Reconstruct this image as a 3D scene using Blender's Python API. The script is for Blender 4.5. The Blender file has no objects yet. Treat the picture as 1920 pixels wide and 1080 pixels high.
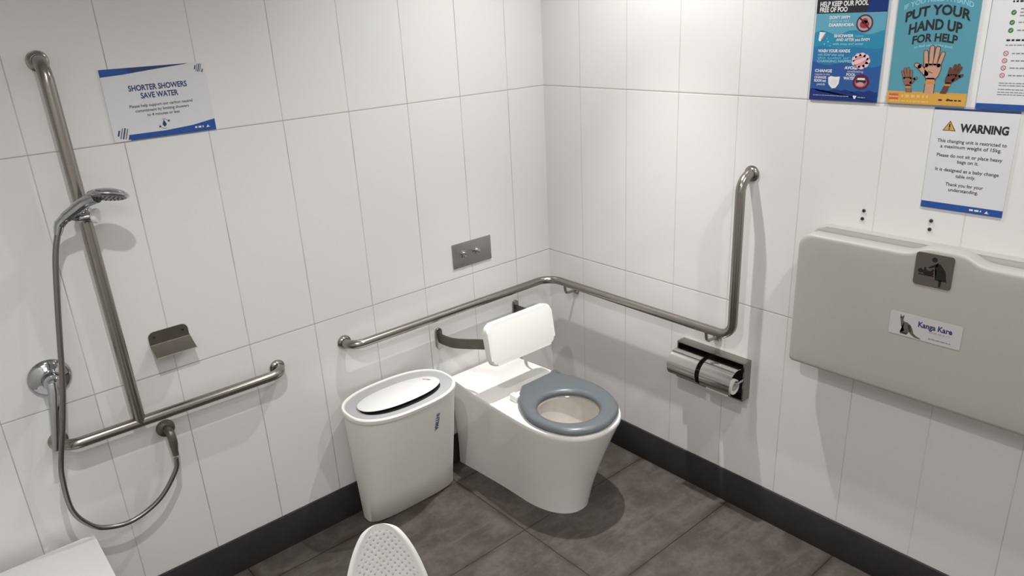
import bpy, bmesh, math, random
from mathutils import Vector, Matrix

random.seed(7)
SC = bpy.context.scene
COL = SC.collection
PI = math.pi

# ------------------------------------------------------------------ camera
cam_data = bpy.data.cameras.new('camera')
cam = bpy.data.objects.new('camera', cam_data)
COL.objects.link(cam)
cam_data.sensor_width = 36.0
cam_data.lens = 1383.6 / 1920.0 * 36.0
cam_data.clip_start = 0.02
R_ = Vector((0.75567042, -0.65305881, -0.04976356))
U_ = Vector((0.26458381, 0.23488431, 0.93532068))
F_ = Vector((0.59913073, 0.7199608, -0.35028391))
CL = Vector((-2.2628, -2.4321, 1.92885))
cam.matrix_world = Matrix(((R_.x, U_.x, -F_.x, CL.x), (R_.y, U_.y, -F_.y, CL.y),
                           (R_.z, U_.z, -F_.z, CL.z), (0, 0, 0, 1)))
SC.camera = cam

# ------------------------------------------------------------------ world, lamps, exposure
CEIL = 2.70
world = bpy.data.worlds.new('world')
SC.world = world
world.use_nodes = True
world.node_tree.nodes['Background'].inputs[0].default_value = (1, 1, 1, 1)
world.node_tree.nodes['Background'].inputs[1].default_value = 0.0
SC.view_settings.view_transform = 'Standard'
SC.view_settings.look = 'None'
SC.view_settings.gamma = 1.0
SC.view_settings.exposure = 0.06
SC.view_settings.use_curve_mapping = False


def lamp(x, y, watts, beam, radius, col=(1.0, 0.985, 0.965)):
    d = bpy.data.lights.new('ceiling_lamp_light', 'SPOT')
    d.energy = watts
    d.color = col
    d.spot_size = math.radians(beam)
    d.spot_blend = 1.0
    d.shadow_soft_size = radius
    o = bpy.data.objects.new('ceiling_lamp_light', d)
    o.location = (x, y, CEIL - 0.03)
    COL.objects.link(o)


# each downlight: spill beam; the one over the toilet also has a tight core beam
LAMPS = [(-0.45, -0.72, 68.0, 140, 0.020), (-0.45, -0.72, 118.0, 56, 0.020), (-1.95, -1.38, 84.0, 140, 0.020), (-0.52, -2.12, 60.0, 145, 0.026)]
for l in LAMPS:
    lamp(*l)
pd = bpy.data.lights.new('added_fill_light', 'AREA')      # soft fill light added near the far ceiling corner, no known fixture
pd.shape = 'SQUARE'
pd.size = 0.6
pd.energy = 14.0
pd.color = (1.0, 0.985, 0.965)
po = bpy.data.objects.new('added_fill_light', pd)
po.location = (-2.35, -2.70, CEIL - 0.02)
COL.objects.link(po)


# ------------------------------------------------------------------ materials
def new_mat(name):
    m = bpy.data.materials.new(name)
    m.use_nodes = True
    nt = m.node_tree
    return m, nt, nt.nodes['Principled BSDF']


def simple(name, col, rough=0.4, metal=0.0, spec=0.5, noise=0.0, nscale=40.0, bump=0.0, coat=0.0):
    m, nt, b = new_mat(name)
    b.inputs['Base Color'].default_value = (*col, 1)
    b.inputs['Roughness'].default_value = rough
    b.inputs['Metallic'].default_value = metal
    b.inputs['Specular IOR Level'].default_value = spec
    b.inputs['Coat Weight'].default_value = coat
    if noise > 0 or bump > 0:
        g = nt.nodes.new('ShaderNodeNewGeometry')
        n = nt.nodes.new('ShaderNodeTexNoise')
        n.inputs['Scale'].default_value = nscale
        n.inputs['Detail'].default_value = 4
        nt.links.new(g.outputs['Position'], n.inputs['Vector'])
        if noise > 0:
            mx = nt.nodes.new('ShaderNodeMix')
            mx.data_type = 'RGBA'
            mx.inputs[6].default_value = (*[c * (1 - noise) for c in col], 1)
            mx.inputs[7].default_value = (*[min(1, c * (1 + noise)) for c in col], 1)
            nt.links.new(n.outputs['Fac'], mx.inputs[0])
            nt.links.new(mx.outputs[2], b.inputs['Base Color'])
        if bump > 0:
            bp = nt.nodes.new('ShaderNodeBump')
            bp.inputs['Strength'].default_value = bump
            bp.inputs['Distance'].default_value = 0.001
            nt.links.new(n.outputs['Fac'], bp.inputs['Height'])
            nt.links.new(bp.outputs['Normal'], b.inputs['Normal'])
    return m


class NB:
    """tiny node helper"""
    def __init__(s, nt):
        s.nt = nt

    def m(s, op, a, b=None, c=None):
        n = s.nt.nodes.new('ShaderNodeMath')
        n.operation = op
        for i, v in enumerate((a, b, c)):
            if v is None:
                continue
            if isinstance(v, (int, float)):
                n.inputs[i].default_value = v
            else:
                s.nt.links.new(v, n.inputs[i])
        return n.outputs[0]

    def rng(s, v, a, b, c, d):
        n = s.nt.nodes.new('ShaderNodeMapRange')
        n.interpolation_type = 'SMOOTHSTEP'
        s.nt.links.new(v, n.inputs[0])
        for i, x in enumerate((a, b, c, d)):
            n.inputs[i + 1].default_value = x
        return n.outputs[0]

    def mix(s, f, a, b):
        n = s.nt.nodes.new('ShaderNodeMix')
        n.data_type = 'RGBA'
        for i, v in ((0, f), (6, a), (7, b)):
            if isinstance(v, (int, float)):
                n.inputs[i].default_value = v
            elif isinstance(v, tuple):
                n.inputs[i].default_value = (*v, 1) if len(v) == 3 else v
            else:
                s.nt.links.new(v, n.inputs[i])
        return n.outputs[2]

    def noise(s, vec, scale, detail=3, rough=0.5):
        n = s.nt.nodes.new('ShaderNodeTexNoise')
        n.inputs['Scale'].default_value = scale
        n.inputs['Detail'].default_value = detail
        n.inputs['Roughness'].default_value = rough
        s.nt.links.new(vec, n.inputs['Vector'])
        return n.outputs['Fac']


def grid_dist(nb, v, offset, period):
    t = nb.m('DIVIDE', nb.m('SUBTRACT', v, offset), period)
    t = nb.m('SUBTRACT', nb.m('FRACT', nb.m('ADD', t, 0.5)), 0.5)
    return nb.m('MULTIPLY', nb.m('ABSOLUTE', t), period)


def wall_tile(name, axis, offset, vcol):
    m, nt, b = new_mat(name)
    nb = NB(nt)
    g = nt.nodes.new('ShaderNodeNewGeometry')
    sp = nt.nodes.new('ShaderNodeSeparateXYZ')
    nt.links.new(g.outputs['Position'], sp.inputs[0])
    u = nb.m('MULTIPLY', sp.outputs[axis], -1.0)
    du = grid_dist(nb, u, offset, 0.25)
    dz = grid_dist(nb, sp.outputs[2], 0.8751, 0.7477)
    gu = nb.rng(du, 0.0009, 0.0021, 1, 0)
    gz = nb.rng(dz, 0.0009, 0.0020, 1, 0)
    nz = nb.noise(g.outputs['Position'], 5.0, 3)
    guf = nb.m('MULTIPLY', gu, nb.rng(nz, 0.3, 0.7, 0.45, 1.0))
    base = nb.mix(nb.noise(g.outputs['Position'], 1.3, 2), (0.70, 0.695, 0.685), (0.735, 0.73, 0.72))
    c1 = nb.mix(guf, base, vcol)
    c2 = nb.mix(gz, c1, (0.36, 0.345, 0.325))
    nt.links.new(c2, b.inputs['Base Color'])
    grout = nb.m('MAXIMUM', gu, gz)
    rr = nb.m('ADD', nb.m('MULTIPLY', grout, 0.5), 0.16)
    nt.links.new(rr, b.inputs['Roughness'])
    b.inputs['Specular IOR Level'].default_value = 0.5
    h = nb.m('MINIMUM', nb.rng(du, 0.0008, 0.0030, 0, 1), nb.rng(dz, 0.0008, 0.0045, 0, 1))
    h = nb.m('ADD', h, nb.m('MULTIPLY', nb.noise(g.outputs['Position'], 9.0, 1), 0.35))
    bp = nt.nodes.new('ShaderNodeBump')
    bp.inputs['Strength'].default_value = 0.35
    bp.inputs['Distance'].default_value = 0.0014
    nt.links.new(h, bp.inputs['Height'])
    nt.links.new(bp.outputs['Normal'], b.inputs['Normal'])
    return m


def floor_tile():
    m, nt, b = new_mat('grey_stone_floor_tile')
    nb = NB(nt)
    g = nt.nodes.new('ShaderNodeNewGeometry')
    sp = nt.nodes.new('ShaderNodeSeparateXYZ')
    nt.links.new(g.outputs['Position'], sp.inputs[0])
    dx = grid_dist(nb, sp.outputs[0], -0.722, 0.9)
    dy = grid_dist(nb, sp.outputs[1], -0.58, 0.45)
    d = nb.m('MINIMUM', dx, dy)
    gr = nb.rng(d, 0.0012, 0.0032, 1, 0)
    n1 = nb.noise(g.outputs['Position'], 5.5, 7, 0.68)
    n2 = nb.noise(g.outputs['Position'], 30.0, 6, 0.65)
    n3 = nb.noise(g.outputs['Position'], 3.1, 5, 0.7)
    mp = nt.nodes.new('ShaderNodeMapping')
    mp.inputs['Rotation'].default_value = (0, 0, 0.7)
    mp.inputs['Scale'].default_value = (4, 18, 4)
    nt.links.new(g.outputs['Position'], mp.inputs['Vector'])
    n4 = nb.noise(mp.outputs[0], 1.0, 6, 0.7)
    c = nb.mix(nb.rng(n1, 0.36, 0.64, 0, 1), (0.056, 0.047, 0.041), (0.108, 0.094, 0.084))
    c = nb.mix(nb.rng(n2, 0.40, 0.70, 0.0, 0.6), c, (0.062, 0.050, 0.042))
    c = nb.mix(nb.rng(n4, 0.50, 0.66, 0.0, 0.55), c, (0.122, 0.108, 0.098))
    c = nb.mix(nb.rng(n3, 0.54, 0.66, 0.0, 0.6), c, (0.050, 0.036, 0.026))
    dirt = nb.m('MULTIPLY', nb.rng(d, 0.0, 0.040, 0.75, 0.0), nb.rng(n1, 0.44, 0.58, 0, 1))
    c = nb.mix(dirt, c, (0.036, 0.022, 0.015))
    c = nb.mix(nb.m('MULTIPLY', gr, 0.9), c, (0.018, 0.013, 0.011))
    nt.links.new(c, b.inputs['Base Color'])
    b.inputs['Roughness'].default_value = 0.55
    b.inputs['Specular IOR Level'].default_value = 0.35
    h = nb.m('ADD', nb.rng(d, 0.001, 0.004, 0, 1), nb.m('MULTIPLY', n2, 0.5))
    bp = nt.nodes.new('ShaderNodeBump')
    bp.inputs['Strength'].default_value = 0.4
    bp.inputs['Distance'].default_value = 0.0015
    nt.links.new(h, bp.inputs['Height'])
    nt.links.new(bp.outputs['Normal'], b.inputs['Normal'])
    return m


def chair_plastic():
    """white moulded plastic with a diamond field of moulded holes (from its own UV layout in metres)"""
    m, nt, b = new_mat('perforated_white_plastic')
    nb = NB(nt)
    uv = nt.nodes.new('ShaderNodeUVMap')
    uv.uv_map = 'UVMap'
    sp = nt.nodes.new('ShaderNodeSeparateXYZ')
    nt.links.new(uv.outputs[0], sp.inputs[0])
    s = 0.0172
    k = 0.5
    a = nb.m('ADD', nb.m('MULTIPLY', sp.outputs[0], 1.05), nb.m('MULTIPLY', sp.outputs[1], k + 0.25))
    bb = nb.m('SUBTRACT', nb.m('MULTIPLY', sp.outputs[0], 1.05), nb.m('MULTIPLY', sp.outputs[1], k + 0.25))
    fa = nb.m('SUBTRACT', nb.m('FRACT', nb.m('DIVIDE', a, s)), 0.5)
    fb = nb.m('SUBTRACT', nb.m('FRACT', nb.m('DIVIDE', bb, s)), 0.5)
    r = nb.m('SQRT', nb.m('ADD', nb.m('MULTIPLY', fa, fa), nb.m('MULTIPLY', fb, fb)))
    at = nt.nodes.new('ShaderNodeAttribute')
    at.attribute_name = 'field'
    inner = at.outputs['Fac']
    hole = nb.m('MULTIPLY', nb.rng(r, 0.10, 0.24, 1, 0), inner)
    nt.links.new(nb.mix(hole, (0.80, 0.795, 0.78), (0.42, 0.41, 0.40)), b.inputs['Base Color'])
    b.inputs['Roughness'].default_value = 0.42
    hb = nb.m('MULTIPLY', nb.rng(r, 0.12, 0.42, 0, 1), inner)
    bp = nt.nodes.new('ShaderNodeBump')
    bp.inputs['Strength'].default_value = 0.35
    bp.inputs['Distance'].default_value = 0.0025
    nt.links.new(hb, bp.inputs['Height'])
    nt.links.new(bp.outputs['Normal'], b.inputs['Normal'])
    return m


def brushed(name, col, rough, scale=(3, 3, 400)):
    m, nt, b = new_mat(name)
    nb = NB(nt)
    g = nt.nodes.new('ShaderNodeNewGeometry')
    mp = nt.nodes.new('ShaderNodeMapping')
    mp.inputs['Scale'].default_value = scale
    nt.links.new(g.outputs['Position'], mp.inputs['Vector'])
    n = nb.noise(mp.outputs[0], 1.0, 2)
    nt.links.new(nb.mix(n, tuple(c * 0.88 for c in col), tuple(min(1, c * 1.1) for c in col)), b.inputs['Base Color'])
    b.inputs['Metallic'].default_value = 1.0
    nt.links.new(nb.rng(n, 0.2, 0.8, rough * 0.8, rough * 1.25), b.inputs['Roughness'])
    return m


M = {}
M['tile_left'] = wall_tile('white_gloss_tile_left', 0, 0.2053, (0.34, 0.325, 0.305))
M['tile_right'] = wall_tile('white_gloss_tile_right', 1, 0.2222, (0.50, 0.49, 0.47))
M['floor'] = floor_tile()
M['skirt'] = simple('dark_grey_stone_skirting', (0.030, 0.028, 0.027), 0.5, noise=0.3, nscale=18, bump=0.2, spec=0.35)
M['paint'] = simple('white_ceiling_paint', (0.75, 0.745, 0.735), 0.8, noise=0.02, nscale=30)
M['far_wall'] = simple('plain_far_wall', (0.72, 0.71, 0.69), 0.6, noise=0.04, nscale=6)
M['steel'] = simple('satin_stainless_steel', (0.33, 0.305, 0.285), 0.25, metal=1.0, noise=0.05, nscale=12)
M['steel_plate'] = brushed('brushed_steel_plate', (0.40, 0.395, 0.39), 0.38, (400, 400, 4))
M['chrome'] = simple('polished_chrome', (0.47, 0.48, 0.49), 0.07, metal=1.0, noise=0.03, nscale=8)
M['hood'] = brushed('polished_steel_hood', (0.64, 0.62, 0.60), 0.16, (20, 3, 400))
M['dark_steel'] = simple('dark_bronzed_steel', (0.15, 0.135, 0.115), 0.42, metal=0.85, noise=0.15, nscale=40)
M['ceramic'] = simple('white_vitreous_china', (0.90, 0.885, 0.86), 0.10, noise=0.01, nscale=6, coat=0.3)
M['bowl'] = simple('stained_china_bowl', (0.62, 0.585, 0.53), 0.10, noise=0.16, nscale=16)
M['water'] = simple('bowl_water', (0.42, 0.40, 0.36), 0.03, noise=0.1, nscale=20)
M['seat'] = simple('blue_grey_seat_plastic', (0.110, 0.124, 0.134), 0.32, noise=0.05, nscale=30)
M['white_plastic'] = simple('white_plastic', (0.78, 0.775, 0.765), 0.38, noise=0.015, nscale=20)
M['pad'] = simple('white_vinyl_pad', (0.85, 0.84, 0.82), 0.5, noise=0.02, nscale=60, bump=0.15)
M['bin_white'] = simple('off_white_bin_plastic', (0.88, 0.86, 0.82), 0.5, noise=0.02, nscale=90, bump=0.15)
M['bin_grey'] = simple('pale_grey_bin_plastic', (0.42, 0.42, 0.425), 0.5, noise=0.03, nscale=40)
M['black'] = simple('black_void_plastic', (0.012, 0.011, 0.010), 0.6, noise=0.2, nscale=30)
M['table'] = simple('warm_grey_moulded_polyethylene', (0.40, 0.385, 0.36), 0.45, noise=0.02, nscale=300, bump=0.25)
M['perf'] = chair_plastic()
M['paper'] = simple('tissue_paper', (0.78, 0.77, 0.75), 0.9, noise=0.03, nscale=80, bump=0.2)
M['seat_panel'] = simple('white_laminate', (0.74, 0.735, 0.725), 0.4, noise=0.01, nscale=10)
M['hose'] = simple('metal_flex_hose', (0.27, 0.255, 0.245), 0.30, metal=1.0, noise=0.06, nscale=60)


def ink(name, c, rough=0.35):
    M[name] = simple('print_' + name, c, rough, noise=0.02, nscale=50)
    return M[name]


ink('white', (0.66, 0.66, 0.69)); ink('clean', (0.72, 0.72, 0.72))
ink('blue', (0.015, 0.072, 0.30)); ink('navy', (0.022, 0.045, 0.14)); ink('deep', (0.006, 0.028, 0.17))
ink('ink', (0.02, 0.02, 0.025)); ink('grey', (0.22, 0.22, 0.23)); ink('lightgrey', (0.36, 0.35, 0.36))
ink('aqua', (0.10, 0.33, 0.44)); ink('teal', (0.02, 0.23, 0.38)); ink('teal2', (0.02, 0.16, 0.34)); ink('mid', (0.02, 0.085, 0.28))
ink('poster_teal', (0.085, 0.285, 0.36)); ink('orange', (0.62, 0.33, 0.06)); ink('paleorange', (0.72, 0.46, 0.13)); ink('redflag', (0.50, 0.12, 0.06))
ink('skin', (0.50, 0.285, 0.20)); ink('skin_line', (0.10, 0.06, 0.05)); ink('tan', (0.26, 0.12, 0.075)); ink('brown', (0.12, 0.042, 0.022))
ink('band', (0.58, 0.24, 0.05)); ink('red', (0.33, 0.03, 0.04)); ink('pink', (0.62, 0.26, 0.28)); ink('palepink', (0.70, 0.50, 0.52))
ink('maroon', (0.10, 0.008, 0.035)); ink('yellow', (0.55, 0.36, 0.08)); ink('green', (0.05, 0.16, 0.05)); ink('rose', (0.36, 0.14, 0.17))
ink('plaque', (0.088, 0.074, 0.066), 0.4); ink('pict', (0.003, 0.003, 0.003), 0.8); ink('sticker', (0.50, 0.49, 0.49)); ink('roo', (0.115, 0.095, 0.080)); ink('roo_dark', (0.04, 0.033, 0.028))
ink('violet', (0.03, 0.03, 0.14)); ink('binblue', (0.02, 0.11, 0.25)); ink('cyan', (0.25, 0.55, 0.65))


# ------------------------------------------------------------------ object helpers
def root(name, loc, label, cat, group=None):
    o = bpy.data.objects.new(name, None)
    o.empty_display_size = 0.05
    o.location = loc
    COL.objects.link(o)
    tag(o, label, cat, group)
    return o


def tag(o, label=None, cat=None, group=None, kind=None):
    if label: o['label'] = label
    if cat: o['category'] = cat
    if group: o['group'] = group
    if kind: o['kind'] = kind
    return o


def world_loc(o):
    v = Vector((0, 0, 0))
    while o is not None:
        v += Vector(o.location)
        o = o.parent
    return v


def mk(name, bm, mats, parent=None, loc=None, angle=35, flat=False, label=None):
    """link one mesh object; vertices are given in room coordinates and moved to the parent's base"""
    if not isinstance(mats, (list, tuple)):
        mats = [mats]
    off = world_loc(parent) if parent is not None else Vector(loc or (0, 0, 0))
    bmesh.ops.translate(bm, verts=bm.verts, vec=-off)
    bmesh.ops.recalc_face_normals(bm, faces=bm.faces) if not getattr(bm, 'no_recalc', False) else None
    me = bpy.data.meshes.new(name)
    bm.to_mesh(me)
    bm.free()
    for m in mats:
        me.materials.append(m)
    if not flat:
        for p in me.polygons:
            p.use_smooth = True
        me.set_sharp_from_angle(angle=math.radians(angle))
    o = bpy.data.objects.new(name, me)
    COL.objects.link(o)
    if parent is not None:
        o.parent = parent
    else:
        o.location = off
    if label:
        o['label'] = label
    return o


def box(bm, lo, hi, bevel=0.0, seg=2):
    vs = [bm.verts.new((x, y, z)) for x in (lo[0], hi[0]) for y in (lo[1], hi[1]) for z in (lo[2], hi[2])]
    F = [(0, 1, 3, 2), (4, 6, 7, 5), (0, 4, 5, 1), (2, 3, 7, 6), (0, 2, 6, 4), (1, 5, 7, 3)]
    fs = [bm.faces.new([vs[i] for i in f]) for f in F]
    if bevel > 0:
        es = list({e for f in fs for e in f.edges})
        bmesh.ops.bevel(bm, geom=es, offset=bevel, segments=seg, profile=0.5, affect='EDGES')
    return bm


def frame_of(d):
    d = d.normalized()
    a = Vector((0, 0, 1)) if abs(d.z) < 0.9 else Vector((1, 0, 0))
    u = d.cross(a).normalized()
    return u, d.cross(u).normalized()


def fillet(pts, r, n=8):
    pts = [Vector(p) for p in pts]
    out = [pts[0]]
    for i in range(1, len(pts) - 1):
        p, a, b = pts[i], pts[i - 1], pts[i + 1]
        ri = r[i] if isinstance(r, (list, tuple)) else r
        da, db = (a - p), (b - p)
        ang = da.angle(db)
        if ri <= 0 or ang > PI - 0.02:
            out.append(p)
            continue
        t = min(ri / math.tan(ang / 2), da.length * 0.49 if i > 1 else da.length * 0.95, db.length * 0.49 if i < len(pts) - 2 else db.length * 0.95)
        rr = t * math.tan(ang / 2)
        da.normalize(); db.normalize()
        c = p + (da + db).normalized() * (rr / math.sin(ang / 2))
        s, e = p + da * t - c, p + db * t - c
        tot = s.angle(e)
        ax = s.cross(e).normalized()
        for k in range(n + 1):
            out.append(c + Matrix.Rotation(tot * k / n, 3, ax) @ s)
    out.append(pts[-1])
    return out


def catmull(pts, n=8):
    pts = [Vector(p) for p in pts]
    P = [pts[0] * 2 - pts[1]] + pts + [pts[-1] * 2 - pts[-2]]
    out = []
    for i in range(1, len(P) - 2):
        for k in range(n):
            t = k / n
            a, b, c, d = P[i - 1], P[i], P[i + 1], P[i + 2]
            out.append(0.5 * ((2 * b) + (c - a) * t + (2 * a - 5 * b + 4 * c - d) * t * t + (3 * b - a - 3 * c + d) * t ** 3))
    out.append(pts[-1])
    return out


def tube(bm, pts, r, seg=20, caps=True):
    """round tube on a polyline, r a number or a list per point"""
    pts = [Vector(p) for p in pts]
    rings = []
    u = v = None
    for i, p in enumerate(pts):
        d = (pts[min(i + 1, len(pts) - 1)] - pts[max(i - 1, 0)]).normalized()
        if u is None:
            u, v = frame_of(d)
        else:
            u = (u - d * u.dot(d)).normalized()
            v = d.cross(u).normalized()
        ri = r[i] if isinstance(r, (list, tuple)) else r
        rings.append([bm.verts.new(p + (u * math.cos(2 * PI * k / seg) + v * math.sin(2 * PI * k / seg)) * ri) for k in range(seg)])
    for a, b in zip(rings, rings[1:]):
        for k in range(seg):
            bm.faces.new((a[k], a[(k + 1) % seg], b[(k + 1) % seg], b[k]))
    if caps:
        bm.faces.new(rings[0][::-1])
        bm.faces.new(rings[-1])
    return bm


def lathe(bm, origin, axis, profile, seg=32, squash=(1, 1)):
    """profile = [(radius, distance along axis)], closed with caps where radius > 0"""
    o = Vector(origin)
    d = Vector(axis).normalized()
    u, v = frame_of(d)
    rings = []
    for r, h in profile:
        if r <= 1e-6:
            rings.append([bm.verts.new(o + d * h)])
        else:
            rings.append([bm.verts.new(o + d * h + (u * math.cos(2 * PI * k / seg) * squash[0] + v * math.sin(2 * PI * k / seg) * squash[1]) * r) for k in range(seg)])
    for a, b in zip(rings, rings[1:]):
        if len(a) == 1 and len(b) == 1:
            continue
        for k in range(seg):
            k2 = (k + 1) % seg
            if len(a) == 1:
                bm.faces.new((a[0], b[k2], b[k]))
            elif len(b) == 1:
                bm.faces.new((a[k], a[k2], b[0]))
            else:
                bm.faces.new((a[k], a[k2], b[k2], b[k]))
    if len(rings[0]) > 1: bm.faces.new(rings[0][::-1])
    if len(rings[-1]) > 1: bm.faces.new(rings[-1])
    return bm


def loft(bm, rings, caps=(True, True), closed=True):
    R = [[bm.verts.new(p) for p in ring] for ring in rings]
    n = len(R[0])
    for a, b in zip(R, R[1:]):
        for k in range(n if closed else n - 1):
            k2 = (k + 1) % n
            bm.faces.new((a[k], a[k2], b[k2], b[k]))
    if caps[0]: bm.faces.new(R[0][::-1])
    if caps[1]: bm.faces.new(R[-1])
    return R


def prism(bm, outline, vec, bevel=0.0, seg=2):
    v = Vector(vec)
    a = [bm.verts.new(Vector(p)) for p in outline]
    b = [bm.verts.new(Vector(p) + v) for p in outline]
    n = len(a)
    f0 = bm.faces.new(a[::-1])
    f1 = bm.faces.new(b)
    for k in range(n):
        bm.faces.new((a[k], a[(k + 1) % n], b[(k + 1) % n], b[k]))
    if bevel > 0:
        es = list(set(f0.edges) | set(f1.edges))
        bmesh.ops.bevel(bm, geom=es, offset=bevel, segments=seg, profile=0.5, affect='EDGES')
    return bm


def rrect(w, h, r, n=6, cx=0, cy=0):
    out = []
    for sx, sy, a0 in ((1, 1, 0), (-1, 1, 90), (-1, -1, 180), (1, -1, 270)):
        for k in range(n + 1):
            a = math.radians(a0 + 90 * k / n)
            out.append((cx + sx * (w / 2 - r) + r * math.cos(a), cy + sy * (h / 2 - r) + r * math.sin(a)))
    return out


def L(u, v, d=0.0):      # a point on the left wall: u along x, v up, d out into the room
    return Vector((u, -d, v))


def Rt(u, v, d=0.0):     # a point on the right wall: u = distance from the corner, v up, d out
    return Vector((-d, -u, v))


# ------------------------------------------------------------------ room shell
RX, RY = -2.95, -3.15
T = 0.12


def struct(name, lo, hi, mat):
    bm = bmesh.new()
    box(bm, lo, hi)
    o = mk(name, bm, mat, flat=True)
    tag(o, kind='structure')
    return o


struct('floor', (RX - T, RY - T, -T), (T, T, 0), M['floor'])
struct('ceiling', (RX - T, RY - T, CEIL), (T, T, CEIL + T), M['paint'])
struct('wall_left', (RX, 0, 0), (T, T, CEIL), M['tile_left'])
struct('wall_right', (0, RY, 0), (T, 0, CEIL), M['tile_right'])
struct('wall_back', (RX - T, RY - T, 0), (T, RY, CEIL), M['far_wall'])
struct('wall_near', (RX - T, RY, 0), (RX, T, CEIL), M['far_wall'])


def skirt(name, lo, hi):
    bm = bmesh.new()
    box(bm, lo, hi, 0.002, 2)
    tag(mk(name, bm, M['skirt']), kind='structure')


SK = 0.1456
skirt('baseboard_left', (RX, -0.010, 0.0), (0, 0, SK))
skirt('baseboard_right', (-0.010, RY, 0.0), (0, -0.010, SK))


# ------------------------------------------------------------------ grab rails
def flange(bm, p, n, r=0.0285, t=0.006):
    lathe(bm, p, n, [(r * 0.99, 0.0), (r, 0.002), (r * 0.97, t * 0.7), (r * 0.80, t), (r * 0.66, t + 0.004)], 28)


RD = 0.065
RR = 0.0174
# corner toilet rail
g = root('corner_grab_rail', (0, 0, 0.765), 'long satin steel grab rail running round the corner above the toilet', 'grab rail')
bm = bmesh.new()
path = fillet([L(-1.098, 0.765, 0.004), L(-1.098, 0.765, RD), Vector((-RD, -RD, 0.765)), Rt(1.043, 0.765, RD), Rt(1.043, 1.3636, RD), Rt(1.043, 1.3636, 0.004)],
              [0, 0.05, 0.075, 0.055, 0.055, 0], 10)
tube(bm, path, RR, 24)
mk('rail', bm, M['steel'], g)
for p, n in ((L(-1.098, 0.765), (0, -1, 0)), (Rt(1.043, 1.3636), (-1, 0, 0))):
    bm = bmesh.new()
    flange(bm, p, n)
    mk('wall_flange', bm, M['steel'], g)
for u in (0.176, 0.94):
    bm = bmesh.new()
    tube(bm, fillet([Rt(u - 0.01, 0.757, RD), Rt(u - 0.006, 0.713, RD - 0.002), Rt(u, 0.713, 0.003)], 0.016, 8), 0.0062, 14)
    lathe(bm, Rt(u, 0.713), (-1, 0, 0), [(0.019, 0), (0.019, 0.004), (0.012, 0.009), (0.007, 0.010)], 20)
    mk('support_bracket', bm, M['steel'], g)

# shower rail: upright on a horizontal bar
g = root('shower_grab_rail', (-1.865, 0, 0.765), 'inverted T shaped steel grab rail in the shower with a tall upright', 'grab rail')
bm = bmesh.new()
tube(bm, fillet([L(-2.082, 0.767, 0.004), L(-2.082, 0.767, RD), L(-1.373, 0.761, RD), L(-1.373, 0.758, 0.004)], [0, 0.05, 0.05, 0], 10), RR, 24)
mk('horizontal_bar', bm, M['steel'], g)
bm = bmesh.new()
tube(bm, fillet([L(-1.862, 0.762, RD), L(-1.873, 1.867, RD), L(-1.873, 1.867, 0.004)], [0, 0.06, 0], 10), RR * 1.03, 24)
mk('upright_bar', bm, M['steel'], g)
for p in (L(-2.082, 0.767), L(-1.373, 0.758), L(-1.873, 1.867)):
    bm = bmesh.new()
    flange(bm, p, (0, -1, 0))
    mk('wall_flange', bm, M['steel'], g)

# slide bracket on the upright
bm = bmesh.new()
lathe(bm, (-1.8685, -RD, 1.425), (-0.01, 0, 1), [(0.0175, 0), (0.023, 0.002), (0.024, 0.006), (0.024, 0.034), (0.023, 0.038), (0.0175, 0.040)], 28)
sl = mk('slide_bracket', bm, M['chrome'], g, label='chrome slide bracket')
bm = bmesh.new()
lathe(bm, (-1.898, -0.092, 1.446), (0.95, -0.22, 0.02), [(0.013, 0), (0.0145, 0.004), (0.0145, 0.046), (0.013, 0.050)], 24)
mk('clamp_arm', bm, M['chrome'], sl)
bm = bmesh.new()
lathe(bm, (-1.853, -0.104, 1.4465), (0.78, -0.62, -0.02), [(0.016, 0), (0.0205, 0.002), (0.0215, 0.010), (0.0205, 0.014), (0.012, 0.0155), (0, 0.016)], 28)
k = mk('clamp_knob', bm, M['white_plastic'], sl, label='pale round clamp knob')
bm = bmesh.new()
tube(bm, [(-1.880, -0.075, 1.447), (-1.898, -0.105, 1.455), (-1.899, -0.108, 1.457)], [0.012, 0.013, 0.014], 18)
mk('handset_cradle', bm, M['chrome'], sl)

# ------------------------------------------------------------------ shower slider, hand shower, mixer, outlet, soap dish
g = root('hand_shower', (-1.86, -0.13, 1.46), 'chrome hand shower with disc head resting in the slide bracket', 'shower head')
hn = Vector((0.26, 0.30, 1.0)).normalized()       # back of the head points up
hc = Vector((-1.8155, -0.165, 1.508))
bm = bmesh.new()
lathe(bm, hc, hn, [(0.050, -0.006), (0.053, -0.003), (0.0535, 0.001), (0.050, 0.007), (0.040, 0.013), (0.022, 0.018), (0, 0.0195)], 40)
mk('head', bm, M['chrome'], g)
bm = bmesh.new()
lathe(bm, hc, hn, [(0, -0.0085), (0.044, -0.0085), (0.047, -0.0062), (0.047, -0.0055)], 36)
sf = mk('spray_face', bm, M['grey'], g, label='grey nozzle face')
bm = bmesh.new()
uu, vv = frame_of(hn)
for ring, cnt in ((0.014, 8), (0.026, 14), (0.037, 20)):
    for i in range(cnt):
        a = 2 * PI * i / cnt
        lathe(bm, hc + (uu * math.cos(a) + vv * math.sin(a)) * ring, hn, [(0.0012, -0.0105), (0.0018, -0.0080)], 6)
mk('nozzles', bm, M['ink'], sf)
bm = bmesh.new()
tube(bm, catmull([hc + Vector((-0.030, -0.006, 0.002)), (-1.868, -0.146, 1.498), (-1.900, -0.128, 1.476), (-1.925, -0.114, 1.456), (-1.940, -0.108, 1.441)], 6),
     [0.017] * 6 + [0.0165] * 6 + [0.0155] * 6 + [0.0135] * 7, 20)
mk('handle', bm, M['chrome'], g)
bm = bmesh.new()
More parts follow.
